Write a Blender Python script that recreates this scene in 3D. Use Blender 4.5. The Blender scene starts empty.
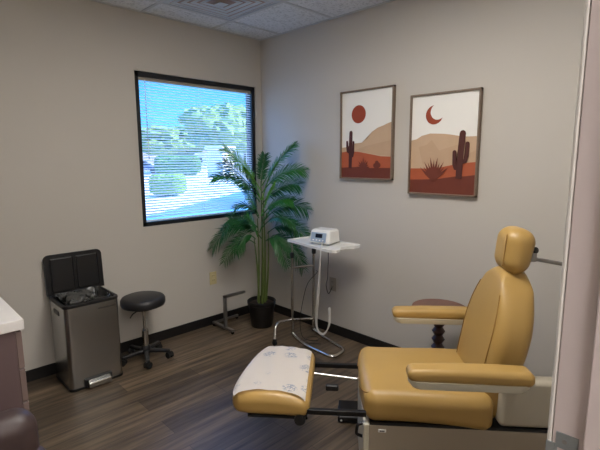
import bpy, bmesh, math, random
from mathutils import Vector, Matrix
random.seed(7)
PI = math.pi
sc = bpy.context.scene
COL = sc.collection
R = math.radians

# ------------------------------------------------------------------ materials
def newmat(name):
    m = bpy.data.materials.new(name); m.use_nodes = True
    nt = m.node_tree
    return m, nt, nt.nodes['Principled BSDF']

def lin(c):
    return tuple(((x/255)/12.92 if x/255 <= .04045 else ((x/255+.055)/1.055)**2.4) for x in c)

def mat(name, rgb, rough=.5, metal=0., noise=0., nscale=8., bump=0., bscale=60., stretch=None, spec=.5, coat=0.):
    """rgb is sRGB 0-255; noise varies the colour procedurally, bump adds grain"""
    m, nt, b = newmat(name)
    c = lin(rgb)
    b.inputs['Base Color'].default_value = (*c, 1)
    b.inputs['Roughness'].default_value = rough
    b.inputs['Metallic'].default_value = metal
    b.inputs['Specular IOR Level'].default_value = spec
    b.inputs['Coat Weight'].default_value = coat
    tc = nt.nodes.new('ShaderNodeTexCoord'); mp = nt.nodes.new('ShaderNodeMapping')
    nt.links.new(tc.outputs['Object'], mp.inputs['Vector'])
    if stretch: mp.inputs['Scale'].default_value = stretch
    n = nt.nodes.new('ShaderNodeTexNoise'); n.inputs['Scale'].default_value = nscale; n.inputs['Detail'].default_value = 4
    nt.links.new(mp.outputs[0], n.inputs['Vector'])
    mx = nt.nodes.new('ShaderNodeMix'); mx.data_type = 'RGBA'
    k = noise
    mx.inputs['A'].default_value = (*[v*(1-k) for v in c], 1)
    mx.inputs['B'].default_value = (*[min(1, v*(1+k)) for v in c], 1)
    nt.links.new(n.outputs['Fac'], mx.inputs['Factor'])
    nt.links.new(mx.outputs['Result'], b.inputs['Base Color'])
    if bump:
        n2 = nt.nodes.new('ShaderNodeTexNoise'); n2.inputs['Scale'].default_value = bscale
        nt.links.new(mp.outputs[0], n2.inputs['Vector'])
        bp = nt.nodes.new('ShaderNodeBump'); bp.inputs['Strength'].default_value = bump; bp.inputs['Distance'].default_value = .002
        nt.links.new(n2.outputs['Fac'], bp.inputs['Height']); nt.links.new(bp.outputs[0], b.inputs['Normal'])
    return m

def emit(name, rgb, s):
    m, nt, b = newmat(name)
    b.inputs['Base Color'].default_value = (.8, .8, .8, 1)
    b.inputs['Emission Color'].default_value = (*rgb, 1)
    b.inputs['Emission Strength'].default_value = s
    return m

M = {}
M['wall'] = mat('wall paint', (196, 190, 181), .75, noise=.02, nscale=2, bump=.12, bscale=90)
M['tile'] = None
M['base'] = mat('black vinyl base', (22, 20, 20), .45)
M['yellow'] = mat('mustard vinyl', (176, 142, 80), .38, noise=.07, nscale=6, bump=.10, bscale=70, spec=.5)
M['seam'] = mat('mustard piping', (150, 112, 52), .5)
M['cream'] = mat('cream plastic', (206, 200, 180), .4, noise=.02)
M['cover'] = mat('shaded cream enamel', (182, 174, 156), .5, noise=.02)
M['beige'] = mat('beige enamel', (168, 156, 138), .5, noise=.03, nscale=3)
M['black'] = mat('black plastic', (20, 20, 22), .4)
M['blackm'] = mat('black steel', (18, 18, 19), .3, metal=.3)
M['rubber'] = mat('black rubber', (14, 14, 14), .7)
M['chrome'] = mat('chrome', (205, 203, 198), .16, metal=1.)
M['dullmetal'] = mat('brushed grey metal', (150, 148, 146), .35, metal=.9, noise=.08)
M['zinc'] = mat('zinc plate', (150, 156, 158), .5, metal=.6, noise=.15, nscale=60)
M['steel'] = mat('brushed stainless steel', (186, 186, 184), .27, metal=1., noise=.06, nscale=5, stretch=(60, 60, 1), bump=.15, bscale=20)
M['white'] = mat('white plastic', (226, 226, 222), .35, noise=.01)
M['offwhite'] = mat('off white enamel', (222, 218, 212), .45)
M['slat'] = mat('white blind slat', (228, 232, 234), .5)
M['jamb'] = mat('pale door frame paint', (210, 197, 195), .4, noise=.015, nscale=3)
M['ivory'] = mat('ivory outlet plastic', (200, 186, 140), .45)
M['greige'] = mat('grey outlet plastic', (160, 152, 138), .45)
M['counter'] = mat('white laminate worktop', (222, 218, 214), .35, noise=.03, nscale=40)
M['cab'] = mat('mauve brown laminate', (98, 80, 80), .45, noise=.04, nscale=3)
M['cabfront'] = mat('taupe drawer edge', (120, 102, 96), .45, noise=.04)
M['leather'] = mat('dark brown leather', (62, 48, 46), .45, noise=.2, nscale=10, bump=.4, bscale=40)
M['vinylblack'] = mat('black stool vinyl', (30, 30, 33), .42, bump=.15, bscale=80)
M['wood'] = mat('dark turned wood', (66, 38, 30), .35, noise=.25, nscale=12, stretch=(1, 1, 6))
M['woodtop'] = mat('reddish brown wood', (112, 76, 62), .35, noise=.2, nscale=10, stretch=(1, 6, 1))
M['frame'] = mat('weathered grey wood', (122, 104, 88), .55, noise=.25, nscale=20, stretch=(1, 3, 3))
M['pot'] = mat('black pot', (18, 17, 17), .4)
M['soil'] = mat('dark soil', (40, 28, 20), .95, noise=.5, nscale=60, bump=.8, bscale=60)
M['stem'] = mat('green palm stem', (84, 100, 46), .5, noise=.2, nscale=20)
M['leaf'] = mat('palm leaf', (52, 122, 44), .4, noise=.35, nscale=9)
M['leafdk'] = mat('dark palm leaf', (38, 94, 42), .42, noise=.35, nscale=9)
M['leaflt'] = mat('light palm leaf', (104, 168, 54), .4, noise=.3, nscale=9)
M['winblack'] = mat('black window metal', (14, 15, 18), .4)
M['canvas'] = mat('print white', (236, 233, 226), .7, noise=.01)
M['p_sun'] = mat('print rust red', (150, 62, 34), .7, noise=.06, nscale=30)
M['p_mtn'] = mat('print sand', (196, 166, 136), .7, noise=.08, nscale=12)
M['p_mtn2'] = mat('print sand shade', (190, 159, 129), .7, noise=.08, nscale=12)
M['p_terra'] = mat('print terracotta', (172, 86, 52), .7, noise=.08, nscale=20)
M['p_dark'] = mat('print brown', (108, 48, 30), .7, noise=.08, nscale=20)
M['p_cact'] = mat('print dark cactus', (78, 34, 26), .7, noise=.1, nscale=20)
M['bluepanel'] = mat('blue grey panel', (150, 168, 190), .4)
M['screen'] = mat('dark display', (20, 30, 48), .15)
M['bag'] = mat('grey liner film', (74, 74, 72), .22, noise=.5, nscale=14)
M['stucco'] = mat('pale stucco', (225, 215, 200), .85, noise=.05)
M['extroof'] = mat('clay roof', (150, 110, 92), .8, noise=.15)
M['bark'] = mat('tree bark', (96, 80, 66), .9, noise=.3)
M['bush'] = mat('bright shrub leaves', (110, 150, 38), .7, noise=.4, nscale=6)
M['bush2'] = mat('shrub leaves', (76, 124, 50), .7, noise=.4, nscale=3)
M['treeleaf'] = mat('grey green tree leaves', (112, 138, 78), .8, noise=.4, nscale=1.5)
M['carblue'] = mat('blue car paint', (40, 70, 120), .25, coat=.5)
M['carglass'] = mat('car glass', (20, 26, 34), .1)
M['hill'] = mat('dry hillside', (150, 130, 118), .95, noise=.2, nscale=.05)
M['roofmem'] = mat('roof membrane', (180, 178, 172), .9)
M['diff_dust'] = mat('dusty vent throat', (150, 130, 122), .6, noise=.5, nscale=9)
M['diff_white'] = mat('painted vent metal', (206, 214, 222), .25, noise=.03)
M['inkk'] = mat('dark print ink', (50, 46, 44), .5)
M['hose'] = mat('pale grey hose', (196, 194, 188), .4)
M['lens'] = emit('lit troffer lens', (1, .96, .91), 8.4)

def tile_mat():
    m, nt, b = newmat('mineral ceiling tile')
    b.inputs['Roughness'].default_value = .9
    tc = nt.nodes.new('ShaderNodeTexCoord')
    n = nt.nodes.new('ShaderNodeTexNoise'); n.inputs['Scale'].default_value = 55; n.inputs['Detail'].default_value = 5
    nt.links.new(tc.outputs['Object'], n.inputs['Vector'])
    r = nt.nodes.new('ShaderNodeValToRGB')
    r.color_ramp.elements[0].position = .36; r.color_ramp.elements[0].color = (*lin((196, 198, 200)), 1)
    r.color_ramp.elements[1].position = .5; r.color_ramp.elements[1].color = (*lin((224, 226, 228)), 1)
    nt.links.new(n.outputs['Fac'], r.inputs[0]); nt.links.new(r.outputs[0], b.inputs['Base Color'])
    bp = nt.nodes.new('ShaderNodeBump'); bp.inputs['Strength'].default_value = .5; bp.inputs['Distance'].default_value = .003
    nt.links.new(n.outputs['Fac'], bp.inputs['Height']); nt.links.new(bp.outputs[0], b.inputs['Normal'])
    return m
M['tile'] = tile_mat()

def floor_mat():
    m, nt, b = newmat('dark wood look vinyl planks')
    tc = nt.nodes.new('ShaderNodeTexCoord')
    br = nt.nodes.new('ShaderNodeTexBrick')
    br.offset = .37; br.inputs['Scale'].default_value = 1
    br.inputs['Brick Width'].default_value = 1.22; br.inputs['Row Height'].default_value = .152
    br.inputs['Mortar Size'].default_value = .0012; br.inputs['Mortar Smooth'].default_value = .2
    br.inputs['Color1'].default_value = (*lin((70, 61, 52)), 1); br.inputs['Color2'].default_value = (*lin((106, 92, 76)), 1)
    br.inputs['Mortar'].default_value = (*lin((44, 36, 30)), 1)
    nt.links.new(tc.outputs['Object'], br.inputs['Vector'])
    # grain: noise stretched along the plank, shifted from row to row
    sx = nt.nodes.new('ShaderNodeSeparateXYZ'); nt.links.new(tc.outputs['Object'], sx.inputs[0])
    dv = nt.nodes.new('ShaderNodeMath'); dv.operation = 'DIVIDE'; dv.inputs[1].default_value = .152
    nt.links.new(sx.outputs['Y'], dv.inputs[0])
    fl = nt.nodes.new('ShaderNodeMath'); fl.operation = 'FLOOR'; nt.links.new(dv.outputs[0], fl.inputs[0])
    ml = nt.nodes.new('ShaderNodeMath'); ml.operation = 'MULTIPLY'; ml.inputs[1].default_value = 7.31
    nt.links.new(fl.outputs[0], ml.inputs[0])
    ad = nt.nodes.new('ShaderNodeMath'); nt.links.new(sx.outputs['X'], ad.inputs[0]); nt.links.new(ml.outputs[0], ad.inputs[1])
    cb = nt.nodes.new('ShaderNodeCombineXYZ'); nt.links.new(ad.outputs[0], cb.inputs[0]); nt.links.new(sx.outputs['Y'], cb.inputs[1])
    mp = nt.nodes.new('ShaderNodeMapping'); mp.inputs['Scale'].default_value = (1.6, 26, 1)
    nt.links.new(cb.outputs[0], mp.inputs['Vector'])
    n = nt.nodes.new('ShaderNodeTexNoise'); n.inputs['Scale'].default_value = 1.; n.inputs['Detail'].default_value = 6; n.inputs['Roughness'].default_value = .62
    nt.links.new(mp.outputs[0], n.inputs['Vector'])
    r = nt.nodes.new('ShaderNodeValToRGB')
    r.color_ramp.elements[0].position = .3; r.color_ramp.elements[0].color = (.30, .28, .26, 1)
    r.color_ramp.elements[1].position = .72; r.color_ramp.elements[1].color = (1.75, 1.68, 1.56, 1)
    nt.links.new(n.outputs['Fac'], r.inputs[0])
    mx = nt.nodes.new('ShaderNodeMix'); mx.data_type = 'RGBA'; mx.blend_type = 'MULTIPLY'; mx.inputs['Factor'].default_value = 1
    nt.links.new(br.outputs['Color'], mx.inputs['A']); nt.links.new(r.outputs[0], mx.inputs['B'])
    nt.links.new(mx.outputs['Result'], b.inputs['Base Color'])
    b.inputs['Roughness'].default_value = .42
    bp = nt.nodes.new('ShaderNodeBump'); bp.inputs['Strength'].default_value = .25; bp.inputs['Distance'].default_value = .001
    nt.links.new(n.outputs['Fac'], bp.inputs['Height']); nt.links.new(bp.outputs[0], b.inputs['Normal'])
    return m
M['floor'] = floor_mat()

def glass_mat():
    m = bpy.data.materials.new('window glass'); m.use_nodes = True; nt = m.node_tree
    nt.nodes.clear()
    o = nt.nodes.new('ShaderNodeOutputMaterial'); t = nt.nodes.new('ShaderNodeBsdfTransparent'); g = nt.nodes.new('ShaderNodeBsdfGlossy')
    t.inputs[0].default_value = (.90, .97, 1, 1); g.inputs['Roughness'].default_value = .02
    mx = nt.nodes.new('ShaderNodeMixShader'); f = nt.nodes.new('ShaderNodeFresnel'); f.inputs[0].default_value = 1.05
    nt.links.new(f.outputs[0], mx.inputs[0]); nt.links.new(t.outputs[0], mx.inputs[1]); nt.links.new(g.outputs[0], mx.inputs[2])
    nt.links.new(mx.outputs[0], o.inputs[0])
    return m
M['glass'] = glass_mat()

def ground_mat():
    m, nt, b = newmat('pale gravel and concrete')
    tc = nt.nodes.new('ShaderNodeTexCoord'); n = nt.nodes.new('ShaderNodeTexNoise'); n.inputs['Scale'].default_value = .35; n.inputs['Detail'].default_value = 6
    nt.links.new(tc.outputs['Object'], n.inputs['Vector'])
    r = nt.nodes.new('ShaderNodeValToRGB')
    r.color_ramp.elements[0].position = .35; r.color_ramp.elements[0].color = (*lin((196, 186, 176)), 1)
    r.color_ramp.elements[1].position = .6; r.color_ramp.elements[1].color = (*lin((226, 220, 212)), 1)
    nt.links.new(n.outputs['Fac'], r.inputs[0]); nt.links.new(r.outputs[0], b.inputs['Base Color'])
    b.inputs['Roughness'].default_value = .95
    return m
M['ground'] = ground_mat()

# ------------------------------------------------------------------ mesh helpers
def obj(name, bm, m, parent=None, smooth=None, loc=None):
    me = bpy.data.meshes.new(name)
    bmesh.ops.recalc_face_normals(bm, faces=bm.faces)
    bm.to_mesh(me); bm.free()
    ms = m if isinstance(m, (list, tuple)) else [m]
    for k in ms: me.materials.append(M[k] if isinstance(k, str) else k)
    if smooth is not None:
        me.shade_smooth()
        me.set_sharp_from_angle(angle=R(smooth))
    o = bpy.data.objects.new(name, me); COL.objects.link(o)
    if parent is not None: o.parent = parent
    if loc is not None: o.location = loc
    return o

def thing(name, label, cat, loc=(0, 0, 0), rotz=0, group=None):
    o = bpy.data.objects.new(name, None); COL.objects.link(o)
    o.empty_display_size = .1
    o.location = loc; o.rotation_euler = (0, 0, rotz)
    o['label'] = label; o['category'] = cat
    if group: o['group'] = group
    return o

def tag(o, label, cat, group=None, kind=None):
    o['label'] = label; o['category'] = cat
    if group: o['group'] = group
    if kind: o['kind'] = kind
    return o

def struct(name, bm, m, parent=None, smooth=None):
    o = obj(name, bm, m, parent, smooth)
    if parent is None: o['kind'] = 'structure'
    return o

def box(bm, x0, x1, y0, y1, z0, z1, bev=0, seg=2, mi=0):
    g = bmesh.ops.create_cube(bm, size=1)
    for v in g['verts']:
        v.co = Vector(((x0+x1)/2+v.co.x*(x1-x0), (y0+y1)/2+v.co.y*(y1-y0), (z0+z1)/2+v.co.z*(z1-z0)))
    fs = {f for v in g['verts'] for f in v.link_faces}
    for f in fs: f.material_index = mi
    if bev:
        es = list({e for v in g['verts'] for e in v.link_edges})
        r = bmesh.ops.bevel(bm, geom=es, offset=bev, segments=seg, affect='EDGES', profile=.5)
        for f in r['faces']: f.material_index = mi
    return bm

def B(*a, **k):
    return box(bmesh.new(), *a, **k)

def rcoords(h, r, nr=4, nm=8):
    r = min(r, h*.999)
    a = [r*math.tan(R(45)*i/nr) for i in range(nr+1)]      # 0..r
    pos = [h-r+t for t in a]
    mid = [(-1+2*i/nm)*(h-r) for i in range(nm+1)]
    neg = [-p for p in reversed(pos)]
    return neg[:-1]+mid+pos[1:]

def rbox(bm, c, s, r, fn=None, nr=4, nm=8, mi=0):
    """rounded box, centre c, size s, edge radius r, optional vertex function in local coords"""
    h = [x/2 for x in s]
    rr = min(r, *[x*.999 for x in h])
    cs = [rcoords(hh, rr, nr, nm) for hh in h]
    vd = {}
    def V(p):
        k = tuple(round(x, 6) for x in p)
        if k not in vd:
            P = Vector(p); q = Vector([max(-(h[i]-rr), min(h[i]-rr, P[i])) for i in range(3)])
            d = P-q
            Q = q+d.normalized()*rr if d.length > 1e-9 else P
            if fn: Q = Vector(fn(Q))
            vd[k] = bm.verts.new(Q+Vector(c))
        return vd[k]
    for ax in range(3):
        u, w = [(1, 2), (2, 0), (0, 1)][ax]
        for sg in (-1, 1):
            for i in range(len(cs[u])-1):
                for j in range(len(cs[w])-1):
                    q = []
                    for a, b2 in ((i, j), (i+1, j), (i+1, j+1), (i, j+1)):
                        p = [0, 0, 0]; p[ax] = sg*h[ax]; p[u] = cs[u][a]; p[w] = cs[w][b2]; q.append(V(p))
                    if len(set(q)) >= 3:
                        try:
                            f = bm.faces.new(q); f.material_index = mi
                        except ValueError: pass
    return bm

def smoothpath(pts, n=6):
    P = [Vector(p) for p in pts]; out = []
    for i in range(len(P)-1):
        p0 = P[max(i-1, 0)]; p1 = P[i]; p2 = P[i+1]; p3 = P[min(i+2, len(P)-1)]
        for k in range(n):
            t = k/n
            out.append(.5*((2*p1)+(-p0+p2)*t+(2*p0-5*p1+4*p2-p3)*t*t+(-p0+3*p1-3*p2+p3)*t**3))
    out.append(P[-1]); return out

def roundpath(pts, rad, n=5):
    P = [Vector(p) for p in pts]; out = [P[0]]
    for i in range(1, len(P)-1):
        a, b, c = P[i-1], P[i], P[i+1]
        r = min(rad, (a-b).length*.49, (c-b).length*.49)
        s = b+(a-b).normalized()*r; e = b+(c-b).normalized()*r
        for k in range(n+1):
            t = k/n; out.append((1-t)**2*s+2*t*(1-t)*b+t*t*e)
    out.append(P[-1]); return out

def tube(bm, pts, rad, n=10, cap=True, mi=0):
    P = [Vector(p) for p in pts]; rings = []
    rf = rad if callable(rad) else (lambda t: rad)
    T0 = (P[1]-P[0]).normalized()
    up = Vector((0, 0, 1)) if abs(T0.z) < .9 else Vector((1, 0, 0))
    N = T0.cross(up).normalized()
    for i, p in enumerate(P):
        T = (P[min(i+1, len(P)-1)]-P[max(i-1, 0)]).normalized()
        N = (N-T*N.dot(T))
        N = N.normalized() if N.length > 1e-6 else T.orthogonal().normalized()
        Bn = T.cross(N); r = rf(i/(len(P)-1))
        rings.append([bm.verts.new(p+(N*math.cos(2*PI*k/n)+Bn*math.sin(2*PI*k/n))*r) for k in range(n)])
    for a, b in zip(rings, rings[1:]):
        for k in range(n):
            f = bm.faces.new((a[k], a[(k+1) % n], b[(k+1) % n], b[k])); f.material_index = mi
    if cap:
        for rg in (rings[0], rings[-1]):
            f = bm.faces.new(rg); f.material_index = mi
    return bm

def T_(pts, rad, n=10):
    return tube(bmesh.new(), pts, rad, n)

def lathe(bm, prof, c=(0, 0, 0), n=32, mi=0):
    rings = []
    for r, z in prof:
        if r < 1e-5: rings.append([bm.verts.new((c[0], c[1], c[2]+z))])
        else: rings.append([bm.verts.new((c[0]+r*math.cos(2*PI*k/n), c[1]+r*math.sin(2*PI*k/n), c[2]+z)) for k in range(n)])
    for a, b in zip(rings, rings[1:]):
        if len(a) == 1 and len(b) == 1: continue
        for k in range(n):
            k2 = (k+1) % n
            if len(a) == 1: q = (a[0], b[k], b[k2])
            elif len(b) == 1: q = (a[k], a[k2], b[0])
            else: q = (a[k], a[k2], b[k2], b[k])
            f = bm.faces.new(q); f.material_index = mi
    return bm

def xf(bm, mtx):
    bmesh.ops.transform(bm, matrix=mtx, verts=bm.verts); return bm

def copy_tree(o, parent=None):
    c = o.copy(); COL.objects.link(c); c.parent = parent
    for ch in list(o.children): copy_tree(ch, c)
    return c

# ------------------------------------------------------------------ camera
pitch, yaw, roll = R(8.6164), R(45.3142), R(-.2553)
CAM = Vector((-2.7334, -3.2749, 1.4895))
fw = Vector((math.cos(pitch)*math.cos(yaw), math.cos(pitch)*math.sin(yaw), -math.sin(pitch)))
rt = fw.cross(Vector((0, 0, 1))).normalized(); up = rt.cross(fw)
r2 = rt*math.cos(roll)+up*math.sin(roll); u2 = -rt*math.sin(roll)+up*math.cos(roll)
cd = bpy.data.cameras.new('camera'); co = bpy.data.objects.new('camera', cd); COL.objects.link(co)
mw = Matrix((r2, u2, -fw)).transposed().to_4x4(); mw.translation = CAM
co.matrix_world = mw
cd.sensor_width = 36; cd.lens = 437.83/600*36; cd.clip_start = .05; cd.clip_end = 500
sc.camera = co

# ------------------------------------------------------------------ the room
H = 2.57
struct('floor', B(-4.6, .15, -5.4, .15, -.1, 0), 'floor')
struct('ceiling', B(-4.6, .15, -5.4, .15, H, H+.08), 'tile')
WX0, WX1, WZ0, WZ1 = -1.222, -.066, .963, 2.147
bm = bmesh.new()
box(bm, -3.1, WX0, 0, .14, 0, H); box(bm, WX1, .14, 0, .14, 0, H)
box(bm, WX0, WX1, 0, .14, 0, WZ0); box(bm, WX0, WX1, 0, .14, WZ1, H)
struct('wall_north', bm, 'wall')
struct('wall_east', B(0, .14, -5.3, 0, 0, H), 'wall')
struct('wall_west', B(-3.12, -2.98, -3.09, 0, 0, H), 'wall')
bm = bmesh.new()
box(bm, -1.985, 0, -3.215, -3.1, 0, H); box(bm, -4.5, -2.93, -3.215, -3.1, 0, H); box(bm, -2.93, -1.985, -3.215, -3.1, 2.15, H)
struct('wall_south', bm, 'wall')
bm = bmesh.new()
box(bm, -4.6, .14, -5.4, -5.26, 0, H); box(bm, -4.6, -4.46, -5.26, -3.1, 0, H)
struct('wall_hallway', bm, 'wall')
BH = .082
struct('baseboard_north', B(-2.98, 0, -.008, 0, 0, BH, .002, 1), 'base')
struct('baseboard_east', B(-.008, 0, -3.09, -.008, 0, BH, .002, 1), 'base')
# T-bar grid of the lay-in ceiling
bm = bmesh.new()
xs = [-.533-.61*k for k in range(5)]; ys = [-.285-.61*k for k in range(5)]
for x in xs: box(bm, x-.012, x+.012, -3.1, 0, H-.004, H)
for y in ys: box(bm, -2.98, 0, y-.012, y+.012, H-.0045, H)
box(bm, -2.98, 0, -.02, 0, H-.005, H); box(bm, -.02, 0, -3.1, 0, H-.005, H)
M['tbar'] = mat('shadow toned ceiling grid', (196, 197, 198), .5)  # darker than the tiles: seam shadow put into the grid colour
struct('trim_1', bm, 'tbar')

# concentric louvre air diffuser
t = thing('ceiling_diffuser', 'square metal air vent with nested louvre rings set in the tiled ceiling', 'air vent', (-.838, -.59, H))
def ringbm(bm, a, b, z0, z1):
    """sloped square ring from half size a (height z0) to half size b (height z1)"""
    q = []
    for h, z in ((a, z0), (b, z1), (b, z1+.002), (a, z0+.002)):
        q.append([bm.verts.new((sx*h, sy*h, z)) for sx, sy in ((-1, -1), (1, -1), (1, 1), (-1, 1))])
    for i in range(4):
        A, C = q[i], q[(i+1) % 4]
        for k in range(4): bm.faces.new((A[k], A[(k+1) % 4], C[(k+1) % 4], C[k]))
    return bm
obj('outer_frame', ringbm(bmesh.new(), .294, .262, -.004, -.010), 'diff_white', t)
obj('throat', B(-.262, .262, -.262, .262, -.0035, -.0015), 'diff_dust', t)
for a in (.250, .202, .154, .106):
    obj('louvre_ring', ringbm(bmesh.new(), a, a-.028, -.0075, -.0055), 'diff_white', t)
obj('centre_plate', B(-.035, .035, -.035, .035, -.02, -.018), 'diff_white', t)

def troffer(name, lab, x, y, sx, sy, m='lens'):
    t = thing(name, lab, 'ceiling light', (x, y, H))
    bm = bmesh.new()
    for a in (-1, 1):
        box(bm, a*sx/2-.014, a*sx/2+.014, -sy/2-.014, sy/2+.014, -.012, -.004)
        box(bm, -sx/2, sx/2, a*sy/2-.014, a*sy/2+.014, -.012, -.004)
    obj('light_frame', bm, 'offwhite', t)
    obj('light_diffuser', B(-sx/2+.01, sx/2-.01, -sy/2+.01, sy/2-.01, -.009, -.005), m, t)
troffer('troffer_light', 'long lit fluorescent panel in the tiled ceiling above the treatment chair', -1.448, -2.115, .61, 1.22)
M['lens_hall'] = emit('lit hallway lens', (1, .95, .92), 12.)
troffer('troffer_light', 'lit fluorescent panel in the hallway ceiling outside the door', -2.6, -4.3, 1.22, .61, 'lens_hall')

# door frame on the right with its strike plate
d = thing('door_1', '', '', (0, 0, 0)); del d['label']; del d['category']; d['kind'] = 'structure'
XJ = -2.0
bm = bmesh.new()
box(bm, XJ, XJ+.02, -3.146, -3.1032, 0, 2.12)
box(bm, XJ-.013, XJ+.02, -3.235, -3.1465, 0, 2.12, .002, 2)
box(bm, XJ+.004, XJ+.02, -3.1032, -3.098, 0, 2.12)
box(bm, -2.93, -2.91, -3.235, -3.093, 0, 2.12)
box(bm, -2.91, XJ, -3.235, -3.093, 2.10, 2.12)
obj('door_jamb', bm, 'jamb', d)
bm = bmesh.new(); tube(bm, [(XJ+.0032, -3.0980, 0), (XJ+.0032, -3.0980, 2.1)], .0036, 12)
box(bm, XJ+.003, XJ+.07, -3.1, -3.0957, 0, 2.17)
obj('door_casing', bm, 'offwhite', d, 40)
bm = bmesh.new()
box(bm, XJ-.0016, XJ+.0005, -3.1385, -3.1075, 1.037, 1.063, .0005, 1)
box(bm, XJ-.0016, XJ+.0005, -3.1385, -3.1275, .97, 1.037); box(bm, XJ-.0016, XJ+.0005, -3.1105, -3.1075, .97, 1.037)
box(bm, XJ-.0016, XJ+.0005, -3.1385, -3.1075, .945, .97)
box(bm, XJ-.0018, XJ+.001, -3.1075, -3.0945, .96, 1.042, .0006, 1)
obj('strike_plate', bm, 'zinc', d)
bm = T_([(XJ-.0012, -3.120, 1.050), (XJ-.0024, -3.120, 1.050)], .0035, 14)
obj('screw', bm, 'dullmetal', d)

# window: recessed black frame, glass, blind, outside view
w = thing('window_1', '', '', (0, 0, 0)); del w['label']; del w['category']; w['kind'] = 'structure'
bm = bmesh.new()
fx0, fx1, fz0, fz1 = WX0+.001, WX1-.001, WZ0+.001, WZ1-.001; fy0, fy1 = .016, .07; fwid = .036
box(bm, fx0, fx0+fwid, fy0, fy1, fz0, fz1); box(bm, fx1-fwid, fx1, fy0, fy1, fz0, fz1)
box(bm, fx0, fx1, fy0, fy1, fz1-fwid, fz1); box(bm, fx0, fx1, fy0, fy1, fz0, fz0+.03)
obj('window_frame', bm, 'winblack', w)
obj('window_pane', B(fx0+.02, fx1-.02, .092, .096, fz0+.02, fz1-.02), 'glass', w)
bm = bmesh.new()
box(bm, fx0, fx0+.02, .07, .125, fz0, fz1); box(bm, fx1-.02, fx1, .07, .125, fz0, fz1)
box(bm, fx0, fx1, .07, .125, fz1-.02, fz1); box(bm, fx0, fx1, .07, .125, fz0, fz0+.02)
obj('window_sash', bm, 'winblack', w)

def slat_mat():
    m = bpy.data.materials.new('white translucent slat'); m.use_nodes = True; nt = m.node_tree; nt.nodes.clear()
    o = nt.nodes.new('ShaderNodeOutputMaterial'); a = nt.nodes.new('ShaderNodeBsdfDiffuse'); b = nt.nodes.new('ShaderNodeBsdfTranslucent')
    a.inputs[0].default_value = (.86, .88, .90, 1); b.inputs[0].default_value = (.86, .90, .93, 1)
    mx = nt.nodes.new('ShaderNodeMixShader'); mx.inputs[0].default_value = .62
    nt.links.new(a.outputs[0], mx.inputs[1]); nt.links.new(b.outputs[0], mx.inputs[2]); nt.links.new(mx.outputs[0], o.inputs[0])
    return m
M['slatm'] = slat_mat()
bx0, bx1 = fx0+fwid+.002, fx1-fwid-.002; by = .04
bl = thing('window_blind', 'white horizontal mini blind hanging open inside the black window frame', 'blind', ((bx0+bx1)/2, by, fz1-fwid-.001))
bw = (bx1-bx0)/2; top = 0
obj('headrail', B(-bw, bw, -.014, .014, -.024, 0, .002), 'greige', bl)
pit = .0212; tilt = R(27); n = 50
zb = fz0+.03-(fz1-fwid-.001)
bm = bmesh.new(); pr = []
for i in range(5):
    u = -1+2*i/4; y = .0125*u; z = .0018*(1-u*u)
    y2 = y*math.cos(tilt)-z*math.sin(tilt); z2 = y*math.sin(tilt)+z*math.cos(tilt)
    pr.append((y2, z2))
lo = [[bm.verts.new((x, y, z)) for (y, z) in pr] for x in (-bw, bw)]
for i in range(4): bm.faces.new((lo[0][i], lo[0][i+1], lo[1][i+1], lo[1][i]))
s0 = obj('slat', bm, 'slatm', bl, 60)
k = 0; z = -.036
while z > zb+.024:
    if k == 0: s = s0
    else:
        s = s0.copy(); COL.objects.link(s)
    s.location = (0, 0, z); z -= pit; k += 1
obj('bottom_rail', B(-bw, bw, -.012, .012, zb+.004, zb+.016, .002), 'slat', bl)
for x in (-bw+.09, bw-.09, 0):
    bm = bmesh.new()
    for yy in (-.0135, .0135): tube(bm, [(x, yy, -.024), (x, yy, zb+.016)], .0007, 5)
    obj('ladder_cord', bm, 'slat', bl)
bm = bmesh.new()
tube(bm, [(bw-.045, -.0165, -.02), (bw-.045, -.0165, -.80)], .0012, 6); tube(bm, [(bw-.05, -.0165, -.02), (bw-.05, -.0165, -.80)], .0012, 6)
lathe(bm, [(0, 0), (.004, -.004), (.006, -.03), (0, -.032)], (bw-.0475, -.0165, -.80), 10)
obj('lift_cord', bm, 'slat', bl)
obj('tilt_wand', T_([(-bw+.05, -.0175, -.02), (-bw+.052, -.0175, -.62)], .003, 8), 'slat', bl)

# ------------------------------------------------------------------ outlets
def outlet(x, y, z, rz, m, lab):
    t = thing('wall_outlet', lab, 'outlet', (x, y, z), rz)
    obj('cover_plate', B(-.036, .036, -.006, -.0002, -.058, .058, .002), m, t)
    for s in (-1, 1):
        obj('receptacle', rbox(bmesh.new(), (0, -.0065, s*.02), (.033, .004, .029), .0018, nm=2), m, t, 40)
        bm = bmesh.new()
        for dx in (-.007, .007): box(bm, dx-.0012, dx+.0012, -.0092, -.0083, s*.02-.002, s*.02+.008)
        obj('slot', bm, 'black', t)
    return t
outlet(-.6, 0, .43, 0, 'ivory', 'ivory double outlet on the window wall left of the palm')
outlet(0, -.907, .434, -PI/2, 'greige', 'grey double outlet low on the picture wall behind the instrument stand')

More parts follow.
